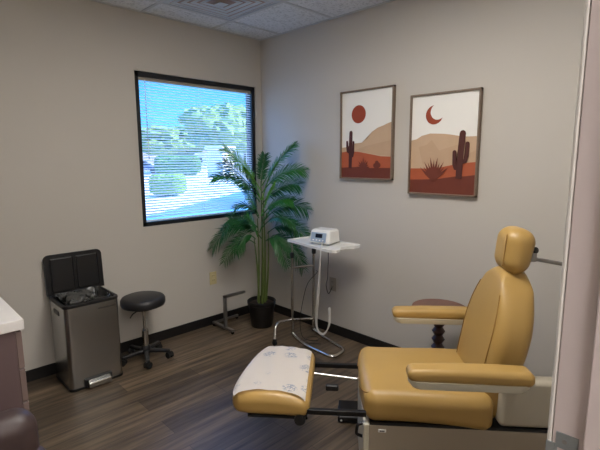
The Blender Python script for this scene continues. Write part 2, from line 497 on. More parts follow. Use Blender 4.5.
# ------------------------------------------------------------------ pictures
def picture(y0, y1, z0, z1, lab, art):
    w_, h_ = y0-y1, z1-z0
    t = thing('framed_picture', lab, 'picture', (-.0, (y0+y1)/2, z0), -PI/2, 'pair of desert prints')
    # local: x along the wall (to the right as seen), y out of the wall is -y
    fb = .011
    bm = bmesh.new()
    for a, b in ((-w_/2, -w_/2+fb), (w_/2-fb, w_/2)): box(bm, a, b, -.034, -.001, 0, h_, .001, 1)
    box(bm, -w_/2, w_/2, -.034, -.001, 0, fb, .001, 1); box(bm, -w_/2, w_/2, -.034, -.001, h_-fb, h_, .001, 1)
    obj('picture_frame', bm, 'frame', t)
    iw, ih = w_-2*fb, h_-2*fb
    bm = bmesh.new(); names = ['canvas', 'p_sun', 'p_mtn', 'p_mtn2', 'p_terra', 'p_dark', 'p_cact']
    box(bm, -iw/2, iw/2, -.018, -.002, fb, fb+ih)
    lay = [0]
    def P(s, t_): return (-iw/2+s*iw, fb+(1-t_)*ih)
    def poly(pts, mi):
        lay[0] += 1; y = -.018-.0004*lay[0]
        vs = [bm.verts.new((P(s, t_)[0], y, P(s, t_)[1])) for s, t_ in pts]
        f = bm.faces.new(vs); f.material_index = mi
        bmesh.ops.triangulate(bm, faces=[f], ngon_method='EAR_CLIP')
    def disc(s, t_, r, mi, cut=None):
        pts = []
        for k in range(40):
            a = 2*PI*k/40; pts.append((s+r*math.cos(a)/iw, t_+r*math.sin(a)/ih))
        if cut:
            cs, ct, cr = cut
            # crescent: outer arc outside the cutting circle, inner arc back
            def inside(p): return math.hypot((p[0]-cs)*iw, (p[1]-ct)*ih) < cr
            big = [(s+r*math.cos(2*PI*k/200)/iw, t_+r*math.sin(2*PI*k/200)/ih) for k in range(200)]
            st = next(i for i in range(200) if inside(big[i-1]) and not inside(big[i]))
            arc = []
            for i in range(200):
                p = big[(st+i) % 200]
                if inside(p): break
                arc.append(p)
            a0 = math.atan2((arc[-1][1]-ct)*ih, (arc[-1][0]-cs)*iw); a1 = math.atan2((arc[0][1]-ct)*ih, (arc[0][0]-cs)*iw)
            while a1 > a0: a1 -= 2*PI
            mid = (cs+cr*math.cos((a0+a1)/2)/iw, ct+cr*math.sin((a0+a1)/2)/ih)
            if math.hypot((mid[0]-s)*iw, (mid[1]-t_)*ih) > r: a1 += 2*PI
            K = 24
            for k in range(K):      # crescent as a strip between its two arcs
                q = []
                for kk in (k, k+1):
                    o_ = arc[round((len(arc)-1)*kk/K)]; a_ = a1+(a0-a1)*kk/K
                    q.append((o_, (cs+cr*math.cos(a_)/iw, ct+cr*math.sin(a_)/ih)))
                poly([q[0][0], q[1][0], q[1][1], q[0][1]], mi); lay[0] -= 1
            return
        poly(pts, mi)
    def bar(pts, wd, mi, tip=True):
        Q = [Vector((s*iw, t_*ih)) for s, t_ in pts]; L, Rr = [], []
        for i, q in enumerate(Q):
            T = (Q[min(i+1, len(Q)-1)]-Q[max(i-1, 0)]).normalized(); N = Vector((-T.y, T.x))
            L.append(q+N*wd/2); Rr.append(q-N*wd/2)
        end = []
        if tip:
            T = (Q[-1]-Q[-2]).normalized(); N = Vector((-T.y, T.x))
            for k in range(1, 6):
                a = PI*k/6; end.append(Q[-1]+N*wd/2*math.cos(a)+T*wd/2*math.sin(a))
        poly([(p.x/iw, p.y/ih) for p in L+end+Rr[::-1]], mi)
    def agave(s, t_, r, n, mi, spread=80, bw=.085):
        for k in range(n):
            a = R(-spread+2*spread*k/(n-1)); l = r*(1-.25*abs(math.sin(a)))*(1 if k % 2 == 0 else .85)
            d = Vector((math.sin(a), -math.cos(a))); N = Vector((d.y, -d.x)); o_ = Vector((s*iw, t_*ih)); wd = r*bw
            ps = [o_-N*wd*.6, o_+d*l*.5-N*wd, o_+d*l, o_+d*l*.5+N*wd, o_+N*wd*.6]
            poly([(p.x/iw, p.y/ih) for p in ps], mi)
    art(poly, disc, bar, agave)
    obj('art_print', bm, names, t)
    return t
def art1(poly, disc, bar, agave):
    disc(.345, .26, .067, 1)
    poly([(0, .645), (.12, .635), (.2, .60), (.3, .60), (.42, .59), (.55, .54), (.62, .47), (.72, .43), (.82, .41), (.92, .385), (1, .37), (1, .85), (0, .85)], 2)
    poly([(.25, .68), (.5, .63), (.75, .60), (1, .57), (1, .75), (.6, .72)], 3)
    poly([(0, .70), (.15, .685), (.35, .695), (.55, .72), (.8, .75), (1, .755), (1, .95), (0, .95)], 4)
    poly([(0, .885), (.3, .875), (.6, .885), (1, .88), (1, 1), (0, 1)], 5)
    bar([(.185, .89), (.185, .66), (.195, .47)], .032, 6)
    bar([(.18, .71), (.125, .69), (.115, .64), (.115, .575)], .018, 6)
    bar([(.19, .76), (.235, .745), (.25, .70), (.25, .58)], .018, 6)
    agave(.46, .89, .088, 9, 5)
    disc(.70, .855, .017, 5); disc(.735, .825, .017, 5); disc(.77, .85, .018, 5); disc(.735, .87, .02, 5)
def art2(poly, disc, bar, agave):
    disc(.355, .20, .062, 1, (.408, .170, .052))
    poly([(0, .45), (.08, .44), (.17, .405), (.30, .385), (.42, .39), (.52, .395), (.66, .41), (.8, .43), (1, .43), (1, .80), (0, .80)], 2)
    poly([(.12, .52), (.25, .50), (.33, .45), (.45, .56), (.6, .53), (.75, .50), (.86, .60), (1, .56), (1, .72), (.5, .72), (.2, .70)], 3)
    poly([(0, .745), (.25, .745), (.45, .735), (.7, .70), (.85, .685), (1, .675), (1, .9), (0, .9)], 4)
    poly([(0, .865), (.2, .86), (.45, .85), (.7, .82), (.85, .815), (1, .80), (1, 1), (0, 1)], 5)
    agave(.38, .875, .17, 11, 5, 48, .055)
    bar([(.765, .84), (.775, .6), (.795, .40)], .042, 6)
    bar([(.765, .74), (.71, .735), (.695, .70), (.69, .58)], .028, 6)
    bar([(.79, .68), (.845, .665), (.865, .62), (.87, .50)], .028, 6)
picture(-.996, -1.483, 1.332, 1.999, 'smaller looking left framed desert print with a round rust red sun', art1)
picture(-1.619, -2.104, 1.244, 1.911, 'right framed desert print with a rust red crescent moon and large agave', art2)

# ------------------------------------------------------------------ palm
RV = Vector((.711, -.703, 0)); NV = Vector((-.703, -.711, 0)); PC = Vector((-.315, -.335, 0))
pl = thing('potted_palm', 'tall green artificial palm in a black pot in the corner beside the window', 'plant', PC)
def pp(s, z, d=0): return RV*s+NV*d+Vector((0, 0, z))
obj('pot', lathe(bmesh.new(), [(0, 0), (.092, 0), (.097, .006), (.118, .20), (.126, .205), (.128, .235), (.122, .238), (.116, .228), (.112, .20), (0, .20)], n=40), 'pot', pl, 35)
obj('soil', lathe(bmesh.new(), [(0, .222), (.05, .22), (.1, .214), (.1135, .205), (.1, .201), (0, .201)], n=28), 'soil', pl, 60)
def blade(bm, p, d, nrm, L, wd, droop):
    sd = d.cross(nrm).normalized()
    pts = []
    for t_, ww in ((0, .35), (.3, 1), (.65, .8), (1, 0)):
        c = p+d*L*t_+Vector((0, 0, -droop*L*t_*t_))
        if ww: pts.append((bm.verts.new(c-sd*wd*ww/2+nrm*wd*.15), bm.verts.new(c-nrm*wd*.1), bm.verts.new(c+sd*wd*ww/2+nrm*wd*.15)))
        else: pts.append((bm.verts.new(c),))
    for a, b in zip(pts, pts[1:]):
        if len(b) == 3:
            bm.faces.new((a[0], a[1], b[1], b[0])); bm.faces.new((a[1], a[2], b[2], b[1]))
        else:
            bm.faces.new((a[0], a[1], b[0])); bm.faces.new((a[1], a[2], b[0]))
def frond(st, tip, lift, m, L=.12, n=24):
    A, C = Vector(st), Vector(tip)
    Mid = (A+C)/2+Vector((0, 0, lift)); bm = bmesh.new()
    def Q(t_): return (1-t_)**2*A+2*t_*(1-t_)*Mid+t_*t_*C
    tube(bm, [Q(i/14) for i in range(15)], lambda t_: .0042*(1-t_)+.0009, 6)
    ln = (C-A).length; ang = R(random.uniform(25, 55))
    n = max(16, int(ln/.0105))
    for i in range(n):
        t_ = .2+.8*i/(n-1); p = Q(t_); T = (Q(min(1, t_+.02))-Q(t_-.02)).normalized()
        sd = T.cross(Vector((0, 0, 1)))
        sd = sd.normalized() if sd.length > .1 else Vector((1, 0, 0))
        nr = sd.cross(T).normalized()
        pv = sd*math.cos(ang)-nr*math.sin(ang)*(1 if (C-A).dot(RV) > 0 else -1)
        l = L*(.35+.65*math.sin(PI*min(1, (t_-.12)*1.05))**.7)*random.uniform(.88, 1.08)
        for s in (-1, 1):
            fwd = .55+.75*(t_-.2)
            d = (pv*s+T*fwd+nr*random.uniform(.0, .25)).normalized()
            q = p+pl.location
            for _ in range(1):   # keep tips off the walls
                e = q+d*l
                if e.x > -.012: l2 = max(.02, (-.012-q.x)/max(1e-3, d.x)); l_ = min(l, l2)
                elif e.y > -.012: l2 = max(.02, (-.012-q.y)/max(1e-3, d.y)); l_ = min(l, l2)
                else: l_ = l
            blade(bm, p, d, nr, l_, .0125, random.uniform(.12, .35))
    blade(bm, C, (C-Q(.95)).normalized(), Vector((0, 0, 1)), L*.45, .01, .3)
    return obj('frond', bm, m, pl)
stems = [((0, 0), (.012, 1.30), .0), ((.03, .02), (.03, 1.16), .02), ((-.03, .01), (-.02, .98), .03), ((.035, -.03), (.07, .86), -.02), ((-.02, .04), (-.05, .80), .05), ((.01, .05), (.02, .9), .07)]
for (s0_, d0), (s1, z1), d1 in stems:
    obj('stem', tube(bmesh.new(), smoothpath([pp(s0_, .2, d0), pp((s0_+s1)/2+.01, (z1+.2)/2, (d0+d1)/2), pp(s1, z1, d1)], 6), lambda t_: .0075*(1-t_)+.004, 8), 'stem', pl, 60)
# (start side, z, depth), (tip side, z, depth), lift, material
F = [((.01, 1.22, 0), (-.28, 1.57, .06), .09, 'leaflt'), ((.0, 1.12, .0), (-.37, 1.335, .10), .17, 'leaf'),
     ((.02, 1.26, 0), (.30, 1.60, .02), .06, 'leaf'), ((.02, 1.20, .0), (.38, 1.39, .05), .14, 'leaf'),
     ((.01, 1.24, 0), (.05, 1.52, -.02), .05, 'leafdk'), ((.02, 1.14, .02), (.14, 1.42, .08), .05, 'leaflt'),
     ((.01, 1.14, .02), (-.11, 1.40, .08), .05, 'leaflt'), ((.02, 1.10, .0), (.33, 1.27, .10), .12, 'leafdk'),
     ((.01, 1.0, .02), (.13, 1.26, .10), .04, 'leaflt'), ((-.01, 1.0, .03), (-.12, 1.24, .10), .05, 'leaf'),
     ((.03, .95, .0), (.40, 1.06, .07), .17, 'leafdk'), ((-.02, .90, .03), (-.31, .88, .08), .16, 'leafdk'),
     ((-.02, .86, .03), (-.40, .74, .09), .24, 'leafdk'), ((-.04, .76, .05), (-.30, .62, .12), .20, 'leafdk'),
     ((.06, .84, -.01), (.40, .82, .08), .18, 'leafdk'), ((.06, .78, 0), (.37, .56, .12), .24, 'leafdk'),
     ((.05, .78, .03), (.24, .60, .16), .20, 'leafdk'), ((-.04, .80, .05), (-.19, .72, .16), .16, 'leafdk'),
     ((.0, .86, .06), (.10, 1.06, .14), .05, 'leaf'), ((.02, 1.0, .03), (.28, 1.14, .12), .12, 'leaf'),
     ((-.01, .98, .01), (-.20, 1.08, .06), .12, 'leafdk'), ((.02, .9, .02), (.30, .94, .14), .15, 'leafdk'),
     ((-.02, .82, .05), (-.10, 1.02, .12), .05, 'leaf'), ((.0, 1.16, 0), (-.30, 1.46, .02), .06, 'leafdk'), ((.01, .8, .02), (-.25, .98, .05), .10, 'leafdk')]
for a, b, lf, m in F:
    frond(pp(*a), pp(*b), lf, m, .15 if math.hypot(b[0]-a[0], b[1]-a[1]) > .3 else .11)

# ------------------------------------------------------------------ small C-frame stand left of the palm
t = thing('metal_stand', 'low grey metal C shaped stand on the floor left of the palm', 'stand', (-.63, -.22, 0))
obj('foot_bar', B(-.014, .014, -.11, .19, .022, .042, .002), 'dullmetal', t)
obj('cross_bar', B(.014, .26, .165, .185, .022, .042, .002), 'dullmetal', t)
obj('upright', B(-.013, .013, -.013, .013, .042, .322, .002), 'dullmetal', t)
obj('top_arm', B(-.013, .215, -.013, .013, .300, .322, .002), 'dullmetal', t)
for x, y in ((0, -.1), (0, .18), (.25, .175)):
    obj('caster', tube(bmesh.new(), [(x-.008, y, .011), (x+.008, y, .011)], .011, 14), 'rubber', t, 40)

# ------------------------------------------------------------------ instrument stand, drill unit, cords
t = thing('instrument_stand', 'chrome tube stand with white tray holding the white drill unit', 'instrument stand', (-.22, -.9, 0))
O = Vector((-.22, -.9, 0))
def W(*p): return Vector(p)-O
bm = bmesh.new()
outl = [(-.392, -.765), (-.30, -.768), (-.157, -.787), (-.155, -1.0), (-.150, -1.28), (-.165, -1.315), (-.205, -1.335), (-.245, -1.325), (-.29, -1.285), (-.345, -1.275), (-.40, -1.318), (-.445, -1.325), (-.468, -1.30), (-.472, -1.26), (-.43, -1.0)]
def plate(bm, outl, z0, z1, inset=0):
    a = [bm.verts.new(W(x, y, z0)) for x, y in outl]; b = [bm.verts.new(W(x, y, z1)) for x, y in outl]
    n = len(outl)
    bm.faces.new(a[::-1]); bm.faces.new(b)
    for i in range(n): bm.faces.new((a[i], a[(i+1) % n], b[(i+1) % n], b[i]))
    return bm
plate(bm, outl, .836, .848)
ce = Vector((sum(x for x, y in outl)/15, sum(y for x, y in outl)/15))
# raised lip
ins = [tuple(Vector(p)+(ce-Vector(p)).normalized()*.009) for p in outl]
for i in range(15):
    j = (i+1) % 15
    q = [outl[i], outl[j], ins[j], ins[i]]
    lo_ = [bm.verts.new(W(x, y, .848)) for x, y in q]; hi = [bm.verts.new(W(x, y, .855)) for x, y in q]
    bm.faces.new(hi)
    for k in range(4): bm.faces.new((lo_[k], lo_[(k+1) % 4], hi[(k+1) % 4], hi[k]))
obj('tray', bm, 'white', t)
pA, pB = (-.30, -.72), (-.125, -.80)
for (x, y), zt in ((pA, .705), (pB, .725)):
    obj('post', T_([W(x, y, .03), W(x, y, zt)], .0115, 14), 'chrome', t, 40)
    obj('inner_rod', T_([W(x, y, zt), W(x+(.0 if x < -.2 else -.045), y, .836)], .0055, 10), 'chrome', t, 40)
    obj('clamp_knob', lathe(bmesh.new(), [(0, -.022), (.016, -.022), (.018, -.012), (.018, .014), (.012, .022), (0, .022)], W(x, y, zt), 14), 'black', t, 40)
obj('crossbar', T_([W(pA[0], pA[1], .60), W(pB[0], pB[1], .60)], .010, 12), 'chrome', t, 40)
loop = roundpath([W(-.30, -.72, .03), W(-.325, -.80, .013), W(-.37, -.95, .013), W(-.385, -1.245, .013), W(-.215, -1.225, .013), W(-.135, -.90, .013), W(-.125, -.80, .04)], .06, 7)
obj('base_loop', T_(loop, .0135, 14), 'chrome', t, 40)
arm = roundpath([W(-.125, -.79, .13), W(-.33, -.70, .15), W(-.475, -.705, .165), W(-.525, -.745, .05)], .06, 7)
obj('side_leg', T_(arm, .0105, 14), 'chrome', t, 40)
for x, y in ((-.527, -.748), (-.085, -.765)):
    bm = tube(bmesh.new(), [W(x-.010, y, .02), W(x+.010, y, .02)], .02, 18)
    box(bm, *[v for v in (W(x, y, 0).x-.014, W(x, y, 0).x+.014, W(x, y, 0).y-.008, W(x, y, 0).y+.008, .02, .052)])
    obj('caster', bm, 'rubber', t, 40)
obj('caster_arm', T_([W(-.125, -.79, .10), W(-.085, -.765, .05)], .010, 10), 'chrome', t, 40)

u = thing('drill_unit', 'white box shaped foot drill unit with dark display on the instrument tray', 'drill unit', (-.293, -1.07, .8555), R(-80))
# local x = along the front (viewer's right), local -y = front
bm = rbox(bmesh.new(), (0, .0, .052), (.185, .165, .096), .012, fn=lambda q: (q.x*(1-.10*(q.z+.05)/.1), q.y*(1-.06*(q.z+.05)/.1)+(.022*(q.z+.05)/.1 if q.y < 0 else 0), q.z))
obj('housing', bm, 'white', u, 40)
tl = math.atan(.026/.1)
pm = Matrix.Translation((0, -.0755, .052)) @ Matrix.Rotation(-tl*1.0, 4, 'X')
obj('front_panel', xf(rbox(bmesh.new(), (-.004, 0, 0), (.132, .005, .070), .002, nm=2), pm), 'bluepanel', u, 40)
obj('display', xf(B(-.030, .030, -.004, -.0028, -.004, .026), pm), 'screen', u)
for i in range(4):
    obj('button', xf(rbox(bmesh.new(), (-.045+.028*i, -.0028, -.022), (.013, .002, .009), .001, nm=2), pm), 'white', u, 40)
obj('top_lid', rbox(bmesh.new(), (.0, .012, .1015), (.15, .115, .008), .003, nm=3), 'white', u, 40)
for s in (-1, 1):
    for yy in (-.06, .06): obj('foot_pad', T_([(s*.07, yy, 0), (s*.07, yy, .006)], .008, 12), 'rubber', u, 40)
# hoses and cords
h = thing('drill_hose', 'pale handpiece hose looping down from the drill unit', 'hose', (-.45, -1.16, 0))
OH = Vector((-.45, -1.16, 0))
for k, dx in enumerate((0, .012)):
    pts = [(-.395, -1.150, .885), (-.41, -1.165, .892), (-.452, -1.185, .872), (-.478, -1.20, .80), (-.478+dx, -1.185, .64), (-.482+dx*1.3, -1.17, .46), (-.478+dx, -1.155, .30), (-.455, -1.165, .21+.01*k), (-.425, -1.20, .20+.01*k), (-.405+dx, -1.22, .28), (-.402+dx, -1.215, .40)]
    obj('hose_line', T_(smoothpath([Vector(p)-OH for p in pts], 7), .0042, 8), 'hose', h, 60)
tag(obj('power_cord', T_(smoothpath([(-.24, -1.02, .835), (-.22, -1.04, .80), (-.2, -1.03, .70), (-.17, -1.0, .62), (-.13, -.96, .52), (-.08, -.90, .44), (-.05, -.90, .36), (-.03, -.915, .40), (-.0125, -.907, .412)], 7), .0032, 7), 'black', None, 60),
    'black power cord from under the tray to the grey wall outlet', 'cord')
tag(obj('floor_cord', T_(smoothpath([(-.124, -.825, .56), (-.14, -.85, .55), (-.21, -.81, .46), (-.25, -.79, .30), (-.27, -.78, .13), (-.29, -.84, .02), (-.22, -.93, .0035), (-.17, -.88, .0035), (-.23, -.83, .0035), (-.31, -.90, .0035), (-.25, -1.0, .0035)], 7), .0032, 7), 'black', None, 60),
    'dark cord hanging from the right post and coiled on the floor inside the stand base', 'cord')

# ------------------------------------------------------------------ waste bin
t = thing('waste_bin', 'brushed stainless steel step bin with open black lid against the window wall', 'bin', (-1.765, -.205, 0))
hw, hd, hh = .172, .165, .575
def binf(q):
    k = (q.z+hh/2)/hh
    return (q.x*(.985+.015*k), q.y*(1.0), q.z)
bm = rbox(bmesh.new(), (0, -.005, .012+(hh-.045)/2), (2*hw, 2*hd-.01, hh-.045), .05, fn=lambda q: (q.x, q.y, q.z))
# flatten top/bottom: build as extruded rounded rectangle instead
bm.free()
def rrect(hx, hy, r, n=8):
    out = []
    for cx, cy, a0 in ((hx-r, hy-r, 0), (-hx+r, hy-r, 90), (-hx+r, -hy+r, 180), (hx-r, -hy+r, 270)):
        for k in range(n+1):
            a = R(a0+90*k/n); out.append((cx+r*math.cos(a), cy+r*math.sin(a)))
    return out
def loft(bm, secs, cap0=True, cap1=True, mi=0):
    rs = [[bm.verts.new((x, y, z)) for x, y in o] for o, z in secs]
    n = len(rs[0])
    for a, b in zip(rs, rs[1:]):
        for k in range(n):
            f = bm.faces.new((a[k], a[(k+1) % n], b[(k+1) % n], b[k])); f.material_index = mi
    if cap0: bm.faces.new(rs[0][::-1]).material_index = mi
    if cap1: bm.faces.new(rs[-1]).material_index = mi
    return bm
zt = .560
bm = loft(bmesh.new(), [(rrect(hw, hd, .035), .02), (rrect(hw, hd, .035), zt), (rrect(hw-.004, hd-.004, .031), zt), (rrect(hw-.004, hd-.004, .031), .03)], True, True)
obj('steel_body', bm, 'steel', t, 30)
obj('base_ring', loft(bmesh.new(), [(rrect(hw+.001, hd+.001, .036), 0), (rrect(hw+.004, hd+.004, .038), .004), (rrect(hw+.004, hd+.004, .038), .018), (rrect(hw-.01, hd-.01, .03), .02)]), 'black', t, 30)
bm = loft(bmesh.new(), [(rrect(hw+.002, hd+.002, .036), zt-.002), (rrect(hw+.004, hd+.004, .038), zt+.006), (rrect(hw+.002, hd+.002, .036), zt+.016), (rrect(hw-.012, hd-.012, .03), zt+.018), (rrect(hw-.02, hd-.02, .026), zt+.010), (rrect(hw-.022, hd-.022, .026), zt-.0), (rrect(hw-.012, hd-.012, .03), zt-.004)], False, False)
n_ = 36
obj('rim', bm, 'black', t, 40)
# two inner buckets and liner film
for s in (-1, 1):
    o = rrect(.068, .135, .02, 5)
    def off(o, dx): return [(x+dx, y) for x, y in o]
    obj('inner_bucket', loft(bmesh.new(), [(off(rrect(.066, .133, .02, 5), s*.074), .06), (off(o, s*.074), zt+.012), (off(rrect(.064, .131, .018, 5), s*.074), zt+.012), (off(rrect(.06, .127, .018, 5), s*.074), .07)], True, True), 'black', t, 30)
    rings = []; bm = bmesh.new(); N = 56
    prof = [(1.0, zt-.03), (1.0, zt+.012), (1.03, zt+.020), (.99, zt+.026), (.93, zt+.015), (.86, zt-.03), (.80, zt-.12)]
    for j, (k, z) in enumerate(prof):
        rg = []
        for i in range(N):
            a = 2*PI*i/N; c, s_ = math.cos(a), math.sin(a)
            x = .066*math.copysign(abs(c)**.45, c)*k; y = .128*math.copysign(abs(s_)**.45, s_)*k
            f = random.uniform(-1, 1)*.006*(1 if j > 1 else .3)
            rg.append(bm.verts.new((x+s*.074+f, y+f, z+random.uniform(-.008, .008)*(j > 1))))
        rings.append(rg)
    for a, b in zip(rings, rings[1:]):
        for i in range(N): bm.faces.new((a[i], a[(i+1) % N], b[(i+1) % N], b[i]))
    obj('bin_liner', bm, 'bag', t, 50)
bm = bmesh.new()
# crumpled film lump spilling over the middle
rbox(bm, (-.02, .02, zt+.004), (.17, .19, .05), .024, fn=lambda q: (q.x+.008*math.sin(q.y*90), q.y+.006*math.sin(q.x*110), q.z+.010*math.sin(q.x*75+q.y*60)))
obj('bin_liner', bm, 'bag', t, 60)
# open lid leaning back to the wall
def lidpts(w2, h2, r): 
    out = [(-w2, 0), (w2, 0)]
    for cx, a0 in ((w2-r, 0), (-w2+r, 90)):
        for k in range(9):
            a = R(a0+90*k/8); out.append((cx+r*math.cos(a), h2-r+r*math.sin(a)))
    return out
def slab(bm, pts, y0, y1):
    a = [bm.verts.new((x, y0, z)) for x, z in pts]; b = [bm.verts.new((x, y1, z)) for x, z in pts]; n = len(pts)
    bm.faces.new(a); bm.faces.new(b[::-1])
    for i in range(n): bm.faces.new((a[i], b[i], b[(i+1) % n], a[(i+1) % n]))
    return bm
lm = Matrix.Translation((.01, .158, zt+.015)) @ Matrix.Rotation(R(-4), 4, 'X')
lid = obj('lid', xf(slab(bmesh.new(), lidpts(hw+.016, .276, .035), -.004, .018), lm), 'black', t, 30)
bm = bmesh.new(); 
for s in (-1, 1): box(bm, s*.083-.072, s*.083+.072, -.008, -.004, .02, .25, .006, 2)
obj('lid_panel', xf(bm, lm), 'black', lid)
obj('lid_hinge', T_([(-.13, .156, zt+.018), (.13, .156, zt+.018)], .007, 12), 'black', t, 40)
bm = bmesh.new(); box(bm, -.088, .088, -.182, -.163, .004, .066, .006)
obj('pedal_recess', bm, 'black', t)
obj('pedal', rbox(bmesh.new(), (0, -.192, .036), (.145, .034, .034), .008, fn=lambda q: (q.x, q.y, q.z+q.y*.5)), 'chrome', t, 40)
obj('side_grip', rbox(bmesh.new(), (-hw-.0005, 0, zt-.055), (.006, .10, .03), .0025), 'black', t, 40)
cu = bpy.data.curves.new('logo', 'FONT'); cu.body = 'simplehuman'; cu.size = .021; cu.align_x = 'RIGHT'; cu.extrude = .0003
tmp = bpy.data.objects.new('logo', cu); COL.objects.link(tmp)
dg = bpy.context.evaluated_depsgraph_get()
me = bpy.data.meshes.new_from_object(tmp.evaluated_get(dg)); bpy.data.objects.remove(tmp)
me.materials.clear(); me.materials.append(M['inkk'])
lo_ = bpy.data.objects.new('printed_logo', me); COL.objects.link(lo_); lo_.parent = t
lo_.location = (hw-.03, -hd-.0006, zt-.045); lo_.rotation_euler = (PI/2, 0, 0)

# ------------------------------------------------------------------ rolling stool
t = thing('rolling_stool', 'round black rolling stool on five casters right of the steel bin', 'stool', (-1.365, -.235, 0))
obj('seat', lathe(bmesh.new(), [(0, .42), (.138, .42), (.152, .425), (.159, .44), (.159, .468), (.15, .483), (.13, .491), (0, .494)], n=48), 'vinylblack', t, 50)
obj('seat_plate', lathe(bmesh.new(), [(0, .400), (.09, .400), (.10, .415), (0, .415)], n=24), 'blackm', t, 40)
obj('gas_column', lathe(bmesh.new(), [(0, .06), (.024, .06), (.024, .23), (.019, .235), (.019, .24), (.0125, .24), (.0125, .40), (0, .40)], n=20), 'chrome', t, 40)
obj('lever', T_(roundpath([(-.02, -.01, .40), (-.11, -.06, .395), (-.135, -.075, .375)], .02), .0045, 8), 'black', t, 40)
obj('hub', lathe(bmesh.new(), [(0, .05), (.032, .05), (.036, .06), (.034, .095), (.026, .11), (0, .11)], n=20), 'black', t, 40)
for k in range(5):
    a = R(-112+72*k); dx, dy = math.cos(a), math.sin(a)
    rm = Matrix.Rotation(a, 4, 'Z')
    bm = bmesh.new()
    rbox(bm, (.095, 0, .07), (.17, .034, .026), .009, fn=lambda q: (q.x, q.y*(1-.25*q.x/.1), q.z-.10*(q.x+.09)*.8))
    lg = obj('base_leg', xf(bm, rm), 'black', t, 40)
    bm = bmesh.new()
    rr = Matrix.Translation((dx*.172, dy*.172, 0)) @ Matrix.Rotation(a+R(50), 4, 'Z')
    for s in (-1, 1): tube(bm, [(s*.006, 0, .024), (s*.021, 0, .024)], .024, 18)
    box(bm, -.008, .008, -.02, .018, .02, .055, .004)
    obj('caster', xf(bm, rr), 'rubber', lg, 40)

# ------------------------------------------------------------------ cabinet and worktop
cx0, cx1, cy0, cy1 = -2.97, -2.394, -1.417, -.30
t = thing('drawer_cabinet', 'mauve brown drawer cabinet under the white worktop at the left edge', 'cabinet', ((cx0+cx1)/2, (cy0+cy1)/2, 0))
ox, oy = (cx0+cx1)/2, (cy0+cy1)/2
obj('cabinet_body', B(cx0-ox, cx1-.002-ox, cy0-oy, cy1-oy, .0, .86), 'cab', t)
for ci, (ya, yb) in enumerate(((cy0+.002, cy0+.58), (cy0+.586, cy1-.004))):
    for (z0, z1) in ((.10, .33), (.335, .565), (.57, .70), (.705, .85)):
        dr = obj('drawer', B(cx1-.001-ox, cx1+.019-ox, ya-oy, yb-oy, z0, z1, .0015, 1), 'cabfront', t)
        yc = ya+.10 if ci == 0 else (ya+yb)/2
        yc = (ya+yb)/2; zc = z1-.045
        bm = T_(roundpath([(cx1+.018-ox, ya+.09-oy, zc), (cx1+.034-ox, ya+.095-oy, zc-.006), (cx1+.034-ox, ya+.20-oy, zc-.006), (cx1+.018-ox, ya+.205-oy, zc)], .012), .0048, 10)
        obj('handle', bm, 'white', dr, 40)
tag(obj('worktop', B(cx0, cx1+.027, cy0-.012, cy1, .8602, .90, .003), 'counter'), 'white laminate worktop on the mauve drawer cabinet', 'worktop')

# brown leather guest chair below the left edge of the frame
t = thing('leather_armchair', 'dark brown leather armchair in front of the cabinet at the lower left', 'armchair', (-2.675, -1.97, .0))
lfn = lambda q: (q.x, q.y, q.z+.015*math.cos(q.x*5))
obj('backrest', rbox(bmesh.new(), (0, .22, .49), (.50, .13, .44), .06, fn=lfn), 'leather', t, 60)
obj('seat_cushion', rbox(bmesh.new(), (0, -.03, .36), (.38, .44, .14), .045), 'leather', t, 60)
for s in (-1, 1):
    obj('armrest', rbox(bmesh.new(), (s*.215, -.0, .40), (.11, .50, .38), .052), 'leather', t, 60)
obj('seat_base', B(-.20, .20, -.22, .20, .20, .30, .01), 'leather', t)
for sx in (-1, 1):
    for sy in (-1, 1): obj('leg', T_([(sx*.215, sy*.2, 0), (sx*.21, sy*.195, .235)], lambda k: .013+.006*k, 12), 'wood', t, 40)

# ------------------------------------------------------------------ side table behind the treatment chair
t = thing('side_table', 'small round dark wood table with turned pedestal behind the treatment chair', 'side table', (-.33, -2.05, 0))
obj('table_top', lathe(bmesh.new(), [(0, .568), (.15, .568), (.164, .573), (.167, .583), (.162, .592), (0, .595)], n=56), 'woodtop', t, 35)
pr = [(0, .03), (.05, .03)]
z = .05
while z < .53:
    pr += [(.024, z), (.04, z+.028)]; z += .052
pr += [(.026, .55), (.06, .568), (0, .568)]
obj('pedestal', lathe(bmesh.new(), pr, n=24), 'wood', t, 25)
obj('table_foot', lathe(bmesh.new(), [(0, 0), (.135, 0), (.14, .008), (.13, .02), (.06, .032), (0, .034)], n=40), 'wood', t, 35)

# ------------------------------------------------------------------ treatment chair (local: +x to the headrest, -y towards the doorway)
ch = thing('treatment_chair', 'mustard yellow reclining treatment chair with footrest on a beige base', 'treatment chair', (-.967, -2.272, 0), R(-49.7))
# base
bb = obj('base_cabinet', B(-.245, .78, -.25, .22, .0, .362, .006), 'beige', ch)
obj('corner_trim', B(-.262, -.238, -.256, .226, .02, .366, .006), 'cream', ch)
obj('gap_strip', B(-.235, .77, -.252, .21, .362, .374), 'black', ch)
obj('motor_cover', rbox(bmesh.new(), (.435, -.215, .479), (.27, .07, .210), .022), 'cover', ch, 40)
bd = obj('badge', rbox(bmesh.new(), (-.182, -.2515, .336), (.034, .004, .014), .0018, nm=2), 'white', ch, 40)
bm = bmesh.new()
for dx in (-.007, 0, .007): box(bm, -.182+dx-.0028, -.182+dx+.0028, -.2542, -.2532, .333, .339)
obj('badge_mark', bm, 'inkk', bd)
bm = T_(roundpath([(-.262, -.20, .335), (-.285, -.205, .33), (-.29, -.205, .285), (-.262, -.20, .272)], .012), .007, 10)
obj('release_handle', bm, 'black', ch, 40)
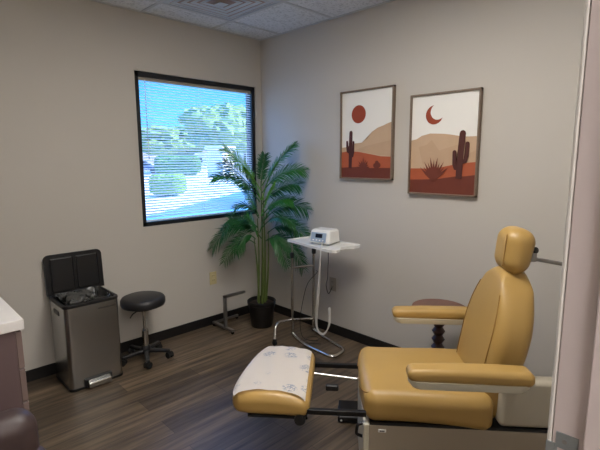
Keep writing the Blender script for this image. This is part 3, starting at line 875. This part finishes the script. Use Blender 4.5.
# rails and linkage
for y in (-.235, .20):
    obj('rail', B(-.60, -.25, y-.011, y+.011, .392, .414, .002), 'blackm', ch)
obj('adjuster_rod', T_([(-.56, .11, .405), (-.27, .095, .385)], .0075, 12), 'chrome', ch, 40)
obj('adjuster_clamp', rbox(bmesh.new(), (-.40, .05, .36), (.065, .03, .03), .008), 'black', ch, 40)
obj('pivot_knob', T_([(-.535, -.262, .372), (-.535, -.215, .372)], .024, 18), 'black', ch, 40)
# footrest
FX0, FX1, FY = -.858, -.492, .263
fc, fs, fr = ((FX0+FX1)/2, .005, .413), (FX1-FX0, 2*FY, .078), .036
def foot_fn(q):
    u = q.x/(fs[0]/2); v = q.y/(fs[1]/2)
    k = 1-.10*max(0, -u)**2*v*v
    x = q.x*(1-.14*(abs(v)**4)*(1 if q.x < 0 else .15))+.075*max(0, -u)*((v+1)/2)**2
    y = q.y*(1-.10*max(0, -u)**3)
    z = q.z+(.026*(1-u*u) if q.z > 0 else .004*(1-u*u))+(.010*(1-v*v) if q.z > 0 else 0)
    return (x, y, z)
ft = obj('footrest', rbox(bmesh.new(), fc, fs, fr, fn=foot_fn, nr=5, nm=12), 'yellow', ch, 60)
obj('footrest_plate', B(FX0+.09, FX1-.01, -FY+.02, FY-.04, .365, .378, .004), 'blackm', ch)
# seat
sc_, ss = (.005, 0, .432), (.555, .52, .135)
def seat_fn(q):
    u = q.x/(ss[0]/2); v = q.y/(ss[1]/2)
    x = q.x-(.0 if u > 0 else .02*v*v*-1)
    z = q.z
    if q.z > 0: z += .012*(1-v*v)+.004
    if u > 0 and q.z < 0: z -= .03*u*u
    y = q.y*(1+.02*math.sin(u*3))
    return (x, y, z)
st = obj('seat', rbox(bmesh.new(), sc_, ss, .05, fn=seat_fn, nr=5, nm=12), 'yellow', ch, 60)
for s in (-1, 1):
    pts = [(-.273, s*.10, .452), (-.257, s*.195, .482), (-.225, s*.222, .494), (-.1, s*.226, .4955), (.1, s*.226, .4955), (.26, s*.222, .490)]
    obj('piping', T_(smoothpath(pts, 6), .0022, 6), 'seam', st, 60)
# backrest
LEAN = R(13)
BM = Matrix.Translation((.262, 0, .365)) @ Matrix.Rotation(LEAN, 4, 'Y')
bh = .66; bs = (.155, .46, bh)
def wprof(t):      # half width factor up the back
    return 1-.62*max(0, (t-.45)/.55)**2.2-.10*(1-t)**3
def back_fn(q):
    t = (q.z+bh/2)/bh
    k = wprof(t)
    bul = .016*math.sin(PI*min(1, t*1.05))
    th = 1-.35*(1-t)**2-.12*t**3
    x = q.x*th+(bul if q.x > 0 else -.25*bul)
    v = q.y/(bs[1]/2)
    if q.x < 0: x += .010*(1-v*v)*0
    z = q.z-.05*v*v*max(0, t-.6)/.4
    return (x, q.y*k, z)
bk = obj('backrest', xf(rbox(bmesh.new(), (0, 0, bh/2), bs, .062, fn=back_fn, nr=5, nm=14), BM), 'yellow', ch, 60)
for s in (-1, 1):
    pts = []
    for i in range(15):
        t = .08+.90*i/14; th = 1-.35*(1-t)**2-.12*t**3; v = .80
        pts.append(BM @ Vector((-.0775*th-.25*.016*math.sin(PI*min(1, t*1.05))-.0005+.0035*(t < .15), s*.23*v*wprof(t), t*bh-.05*v*v*max(0, t-.6)/.4 if t < .93 else bh-.03+(t-.95)*.3)))
    obj('piping', T_(pts[:13], .0022, 6), 'seam', bk, 60)
# headrest
HM = Matrix.Translation((.407, 0, 1.083)) @ Matrix.Rotation(R(8), 4, 'Y')
hb = obj('headrest', xf(rbox(bmesh.new(), (0, 0, 0), (.128, .19, .205), .0635, fn=lambda q: (q.x*(1+.10*(q.z/.1)), q.y*(1-.05*(q.z/.1)), q.z), nr=6, nm=8), HM), 'yellow', ch, 60)
for s in (-1, 1):
    pts = [HM @ Vector((-.0615*(1+.1*z/.1)+.0*(abs(z) < .06)+(.012 if abs(z) > .07 else .001), s*.058, z)) for z in (-.07, -.045, 0, .045, .07)]
    obj('piping', T_(smoothpath(pts, 5), .002, 6), 'seam', hb, 60) if s < 0 else None
obj('headrest_post', T_([(.39, .0, .95), (.407, 0, 1.04)], .012, 12), 'chrome', ch, 40)
obj('headrest_lever', xf(rbox(bmesh.new(), (.070, 0, 0), (.15, .016, .017), .005, nm=3), Matrix.Translation((.47, -.02, 1.05)) @ Matrix.Rotation(R(10), 4, 'Y')), 'dullmetal', ch, 40)
obj('headrest_knob', rbox(bmesh.new(), (.49, -.02, 1.085), (.028, .028, .03), .013), 'black', ch, 40)
obj('headrest_bracket', B(.445, .495, -.035, .0, 1.035, 1.075, .005), 'dullmetal', ch)
# arms
for s in (-1, 1):
    def arm_fn(q, s=s):
        u = q.x/.235
        k = .84+.16*(u+1)/2
        return (q.x, q.y*k*(1.0), q.z*(.86+.14*(u+1)/2)+.006*(1-u*u)*(q.z > 0)-.0*u)
    ya = s*.345; ax = .135 if s < 0 else .16
    ap = obj('armrest', rbox(bmesh.new(), (ax, ya, .655), (.475, .10, .058), .027, fn=arm_fn, nr=5, nm=10), 'yellow', ch, 60)
    obj('armrest_shell', loft(bmesh.new(), [([(x*.93+ax-.004, y*.9+ya) for x, y in rrect(.232, .047, .04)], .606), ([(x+ax-.002, y+ya) for x, y in rrect(.230, .046, .042)], .622), ([(x+ax-.002, y+ya) for x, y in rrect(.230, .046, .042)], .636)]), 'cream', ap, 40)
    obj('arm_bracket', B(.29, .33, min(ya, s*.17), max(ya, s*.17), .605, .635, .004), 'blackm', ch)

# paper sheet on the footrest
def paper_mat():
    m, nt, b = newmat('white exam paper with blue sprig print')
    tc = nt.nodes.new('ShaderNodeTexCoord')
    vo = nt.nodes.new('ShaderNodeTexVoronoi'); vo.inputs['Scale'].default_value = 9.5; vo.inputs['Randomness'].default_value = .55
    nt.links.new(tc.outputs['Object'], vo.inputs['Vector'])
    lt = nt.nodes.new('ShaderNodeMapRange'); lt.inputs['From Min'].default_value = .40; lt.inputs['From Max'].default_value = .30
    nt.links.new(vo.outputs['Distance'], lt.inputs['Value'])
    n = nt.nodes.new('ShaderNodeTexNoise'); n.inputs['Scale'].default_value = 42; n.inputs['Detail'].default_value = 2; n.inputs['Distortion'].default_value = 1.5
    nt.links.new(tc.outputs['Object'], n.inputs['Vector'])
    a = nt.nodes.new('ShaderNodeMath'); a.operation = 'SUBTRACT'; a.inputs[1].default_value = .5; nt.links.new(n.outputs['Fac'], a.inputs[0])
    ab = nt.nodes.new('ShaderNodeMath'); ab.operation = 'ABSOLUTE'; nt.links.new(a.outputs[0], ab.inputs[0])
    ln = nt.nodes.new('ShaderNodeMapRange'); ln.inputs['From Min'].default_value = .05; ln.inputs['From Max'].default_value = .02
    nt.links.new(ab.outputs[0], ln.inputs['Value'])
    mu = nt.nodes.new('ShaderNodeMath'); mu.operation = 'MULTIPLY'; nt.links.new(lt.outputs[0], mu.inputs[0]); nt.links.new(ln.outputs[0], mu.inputs[1])
    m2 = nt.nodes.new('ShaderNodeMath'); m2.operation = 'MULTIPLY'; m2.inputs[1].default_value = .8; nt.links.new(mu.outputs[0], m2.inputs[0])
    mx = nt.nodes.new('ShaderNodeMix'); mx.data_type = 'RGBA'
    mx.inputs['A'].default_value = (*lin((240, 235, 228)), 1); mx.inputs['B'].default_value = (*lin((128, 148, 180)), 1)
    nt.links.new(m2.outputs[0], mx.inputs['Factor']); nt.links.new(mx.outputs['Result'], b.inputs['Base Color'])
    b.inputs['Roughness'].default_value = .8
    return m
M['paper'] = paper_mat()
def padtop(x, y):
    """height of the footrest surface above (x, y)"""
    y -= fc[1]; x -= .0; u = (x-fc[0])/(fs[0]/2); v = y/(fs[1]/2); u = max(-1, min(1, u)); v = max(-1, min(1, v))
    z = fc[2]+fs[2]/2+.026*(1-u*u)+.010*(1-v*v)
    for a, h_ in ((abs(x-fc[0]), fs[0]/2*(1-.14*(abs(v)**4)*(1 if x < fc[0] else .15))-(.075*((v+1)/2)**2 if x < fc[0] else 0)), (abs(y), fs[1]/2)):
        d = a-(h_-fr)
        if d > 0: z -= fr-math.sqrt(max(0, fr*fr-min(d, fr)**2))
    return z
bm = bmesh.new(); NX, NY = 34, 40; G = []
for i in range(NX+1):
    row = []
    for j in range(NY+1):
        a, b = i/NX, j/NY
        y = -.238+.475*b+.022*math.sin(a*PI)*(1-b)-.008*(a)*(1-b)
        xl = FX0+.003+.075*b**2+(.028*((2*b-1)**4)); xr = FX1-.020
        x = xl+(xr-xl)*a
        z = padtop(x, y)+.0045
        if b < .12: z += .007*(1-b/.12)*(.5+.5*math.sin(a*9))
        z += .0012*math.sin(a*23+b*7)
        row.append(bm.verts.new((x, y, z)))
    G.append(row)
for i in range(NX):
    for j in range(NY): bm.faces.new((G[i][j], G[i+1][j], G[i+1][j+1], G[i][j+1]))
r = bmesh.ops.solidify(bm, geom=bm.faces[:], thickness=.0006)
pp_ = obj('paper_sheet', bm, 'paper', None, 60)
pp_.location = ch.location; pp_.rotation_euler = ch.rotation_euler
tag(pp_, 'white exam paper sheet with faint blue print laid over the yellow footrest', 'paper sheet')

# foot pedal on the floor
t = thing('foot_pedal', 'black foot control pedal on the floor beneath the chair rails', 'foot pedal', (-.855, -1.83, 0), R(-49.7))
obj('pedal_base', rbox(bmesh.new(), (0, 0, .022), (.21, .13, .040), .012), 'black', t, 40)
obj('pedal_plate', xf(rbox(bmesh.new(), (0, 0, 0), (.19, .11, .012), .005), Matrix.Translation((-.005, .005, .060)) @ Matrix.Rotation(R(9), 4, 'X')), 'blackm', t, 40)
obj('indicator', T_([(-.085, -.066, .02), (-.085, -.0685, .02)], .006, 12), 'white', t, 40)

# ------------------------------------------------------------------ outside the window
GZ = -.15
struct('ground', B(-60, 160, .16, 220, GZ-.2, GZ), 'ground')
# building roof, plus an unseen slanted slab added to shade the gravel
bm = bmesh.new()
for pts in ([(-9, -9), (6, -9), (6, .15), (-9, .15)], [(4.4, -3), (20.4, 8.7), (18, 11.9), (8, 4.5), (2, .15)]):
    n = len(pts); h0, h1 = (4.1, 4.35) if n == 4 else (4.2, 4.45)
    a = [bm.verts.new((x, y, h0)) for x, y in pts]; b = [bm.verts.new((x, y, h1)) for x, y in pts]
    bm.faces.new(a[::-1]); bm.faces.new(b)
    for i in range(n): bm.faces.new((a[i], a[(i+1) % n], b[(i+1) % n], b[i]))
struct('roof', bm, 'roofmem')

def foliage(bm, c, s, sub=4, amp=.12, seed=0, mi=0):
    rnd = random.Random(seed)
    g = bmesh.ops.create_icosphere(bm, subdivisions=sub, radius=1)
    from mathutils import noise
    for v in g['verts']:
        p = v.co.normalized()
        k = 1+amp*noise.noise(p*3+Vector((seed, 0, 0)))*2+rnd.uniform(-amp, amp)*.5
        v.co = Vector((c[0]+p.x*s[0]*k, c[1]+p.y*s[1]*k, c[2]+p.z*s[2]*k))
    return bm
def shrub(name, lab, x, y, w_, d_, h_, m, seed, grp=None, rz=0):
    t = thing(name, lab, 'shrub', (x, y, GZ), rz, grp)
    bm = bmesh.new()
    rbox(bm, (0, 0, h_*.54), (w_, d_, h_*.92), min(w_, d_, h_)*.3, fn=lambda q: (q.x*random.uniform(.94, 1.06), q.y*random.uniform(.94, 1.06), q.z*random.uniform(.94, 1.06)), nr=5, nm=14)
    obj('foliage', bm, m, t)
    bm = bmesh.new()
    for k in range(5): tube(bm, [(.12*w_*math.cos(k*1.3), .12*d_*math.sin(k*1.3), 0), (.25*w_*math.cos(k*1.3), .25*d_*math.sin(k*1.3), h_*.4)], .02*h_, 6)
    obj('stem', bm, 'bark', t)
shrub('trimmed_shrub', 'trimmed round green shrub nearest outside the window on pale gravel', 6.95, 14.95, 1.45, 1.2, 1.0, 'bush', 1, None, R(-45))
shrub('trimmed_hedge', 'larger green hedge shrub farther out behind the nearest round shrub', 19.5, 36.3, 4.2, 3, 2.0, 'bush2', 2, None, R(-35))
def tree(name, lab, x, y, h_, w_, n, seed, m='treeleaf'):
    t = thing(name, lab, 'tree', (x, y, GZ)); rnd = random.Random(seed); bm = bmesh.new()
    for k in range(n):
        a = rnd.uniform(0, 2*PI); rr = rnd.uniform(.1, .33)*w_
        foliage(bm, (rr*math.cos(a), rr*math.sin(a), h_*rnd.uniform(.5, .82)), (w_*.25, w_*.25, h_*.19), 3, .22, seed*10+k)
    obj('crown', bm, m, t)
    obj('trunk', tube(bmesh.new(), [(0, 0, 0), (.1, 0, h_*.3), (0, .1, h_*.6)], lambda k: .03*h_*(1-.5*k), 8), 'bark', t)
tree('shade_tree', 'broad grey green tree in the middle distance behind the pale pillar', 28.6, 43.2, 8.1, 8.0, 20, 3)
tree('shade_tree', 'smaller hazy tree outside at the left side of the window', 34., 66, 7.2, 13, 20, 5)
tree('shade_tree', 'distant grey green tree at the right edge of the window view', 46, 60, 8.6, 10, 18, 8)
# pale pillar
t = thing('stucco_pillar', 'square pale stucco pillar outside with one sunny and one shaded face', 'pillar', (20.3, 30.2, GZ), R(20))
obj('shaft', B(-.85, .85, -.85, .85, 0, 2.5, .03), 'stucco', t); obj('cap', B(-1, 1, -1, 1, 2.5, 2.75, .04), 'stucco', t)
# houses far across the lot
def house(lab, x, y, w_, d_, h_, rz):
    t = thing('distant_house', lab, 'house', (x, y, GZ), R(rz))
    obj('house_wall', B(-w_/2, w_/2, -d_/2, d_/2, 0, h_), 'stucco', t)
    bm = bmesh.new(); e = .5
    a = [bm.verts.new(p) for p in ((-w_/2-e, -d_/2-e, h_), (w_/2+e, -d_/2-e, h_), (w_/2+e, d_/2+e, h_), (-w_/2-e, d_/2+e, h_), (-w_/3, 0, h_+1.6), (w_/3, 0, h_+1.6))]
    for q in ((0, 1, 5, 4), (1, 2, 5), (2, 3, 4, 5), (3, 0, 4), (3, 2, 1, 0)): bm.faces.new([a[i] for i in q])
    obj('house_roof', bm, 'extroof', t)
    for k in range(3):
        xx = -w_/2+w_*(k+.5)/3
        obj('house_window', B(xx-.7, xx+.7, -d_/2-.06, -d_/2-.005, 1, 2.1), 'carglass', t)
house('pale low house far away at the left of the window view', 30, 96, 20, 10, 3.2, -30)
house('pale low house far away behind the broad tree', 60, 84, 20, 10, 3.4, -38)
# parked car
t = thing('parked_car', 'blue car parked across the lot outside the window', 'car', (20.6, 47, GZ), R(-30))
bm = slab(bmesh.new(), [(-2.2, .35), (2.2, .35), (2.25, .75), (2.1, .9), (1.2, 1.0), (.5, 1.45), (-1.1, 1.45), (-1.75, 1.0), (-2.2, .92)], -.85, .85)
obj('car_body', bm, 'carblue', t)
bm = slab(bmesh.new(), [(-1.55, 1.0), (1.0, 1.0), (.45, 1.38), (-1.05, 1.38)], -.86, .86)
obj('car_windows', bm, 'carglass', t)
for x in (-1.4, 1.4):
    for y in (-.8, .8): obj('wheel', T_([(x, y-.1, .33), (x, y+.1, .33)], .33, 18), 'rubber', t, 40)
# far hill
bm = bmesh.new(); N = 40; g0, g1 = [], []
for i in range(N+1):
    x = -40+260*i/N; y = 210-.15*x
    hh_ = 9+7*math.sin(i*.33+.5)+2*math.sin(i*1.1)
    g0.append((bm.verts.new((x, y-25, GZ)), bm.verts.new((x, y, GZ+hh_)), bm.verts.new((x, y+30, GZ))))
for a, b in zip(g0, g0[1:]):
    for k in range(3): bm.faces.new((a[k], b[k], b[(k+1) % 3], a[(k+1) % 3]))
struct('hills', bm, 'hill')

# ------------------------------------------------------------------ sun and sky
sd = bpy.data.lights.new('sun', 'SUN'); sd.energy = 7.5; sd.angle = R(.53); sd.color = (1, .93, .82)
so = bpy.data.objects.new('sun', sd); COL.objects.link(so)
L = Vector((-4.8, 4.2, -4.4)).normalized()
so.rotation_euler = L.to_track_quat('-Z', 'Y').to_euler()
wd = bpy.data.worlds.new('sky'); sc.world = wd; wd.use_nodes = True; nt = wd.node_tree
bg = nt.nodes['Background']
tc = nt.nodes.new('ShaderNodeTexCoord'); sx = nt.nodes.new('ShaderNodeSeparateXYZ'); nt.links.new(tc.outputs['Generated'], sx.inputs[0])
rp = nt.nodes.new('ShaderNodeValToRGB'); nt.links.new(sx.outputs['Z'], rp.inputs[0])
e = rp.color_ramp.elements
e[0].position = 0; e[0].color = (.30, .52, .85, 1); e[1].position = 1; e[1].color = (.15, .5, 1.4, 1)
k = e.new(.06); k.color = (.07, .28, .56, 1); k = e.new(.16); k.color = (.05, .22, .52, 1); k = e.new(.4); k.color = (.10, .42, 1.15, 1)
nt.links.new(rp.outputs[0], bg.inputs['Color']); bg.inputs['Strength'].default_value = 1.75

sc.view_settings.view_transform = 'Standard'; sc.view_settings.look = 'None'
sc.view_settings.gamma = 1; sc.view_settings.use_curve_mapping = False
sc.view_settings.exposure = 1.1
sc.cycles.use_denoising = True
sc.cycles.max_bounces = 8; sc.cycles.diffuse_bounces = 5; sc.cycles.transparent_max_bounces = 16
sc.cycles.sample_clamp_indirect = 8
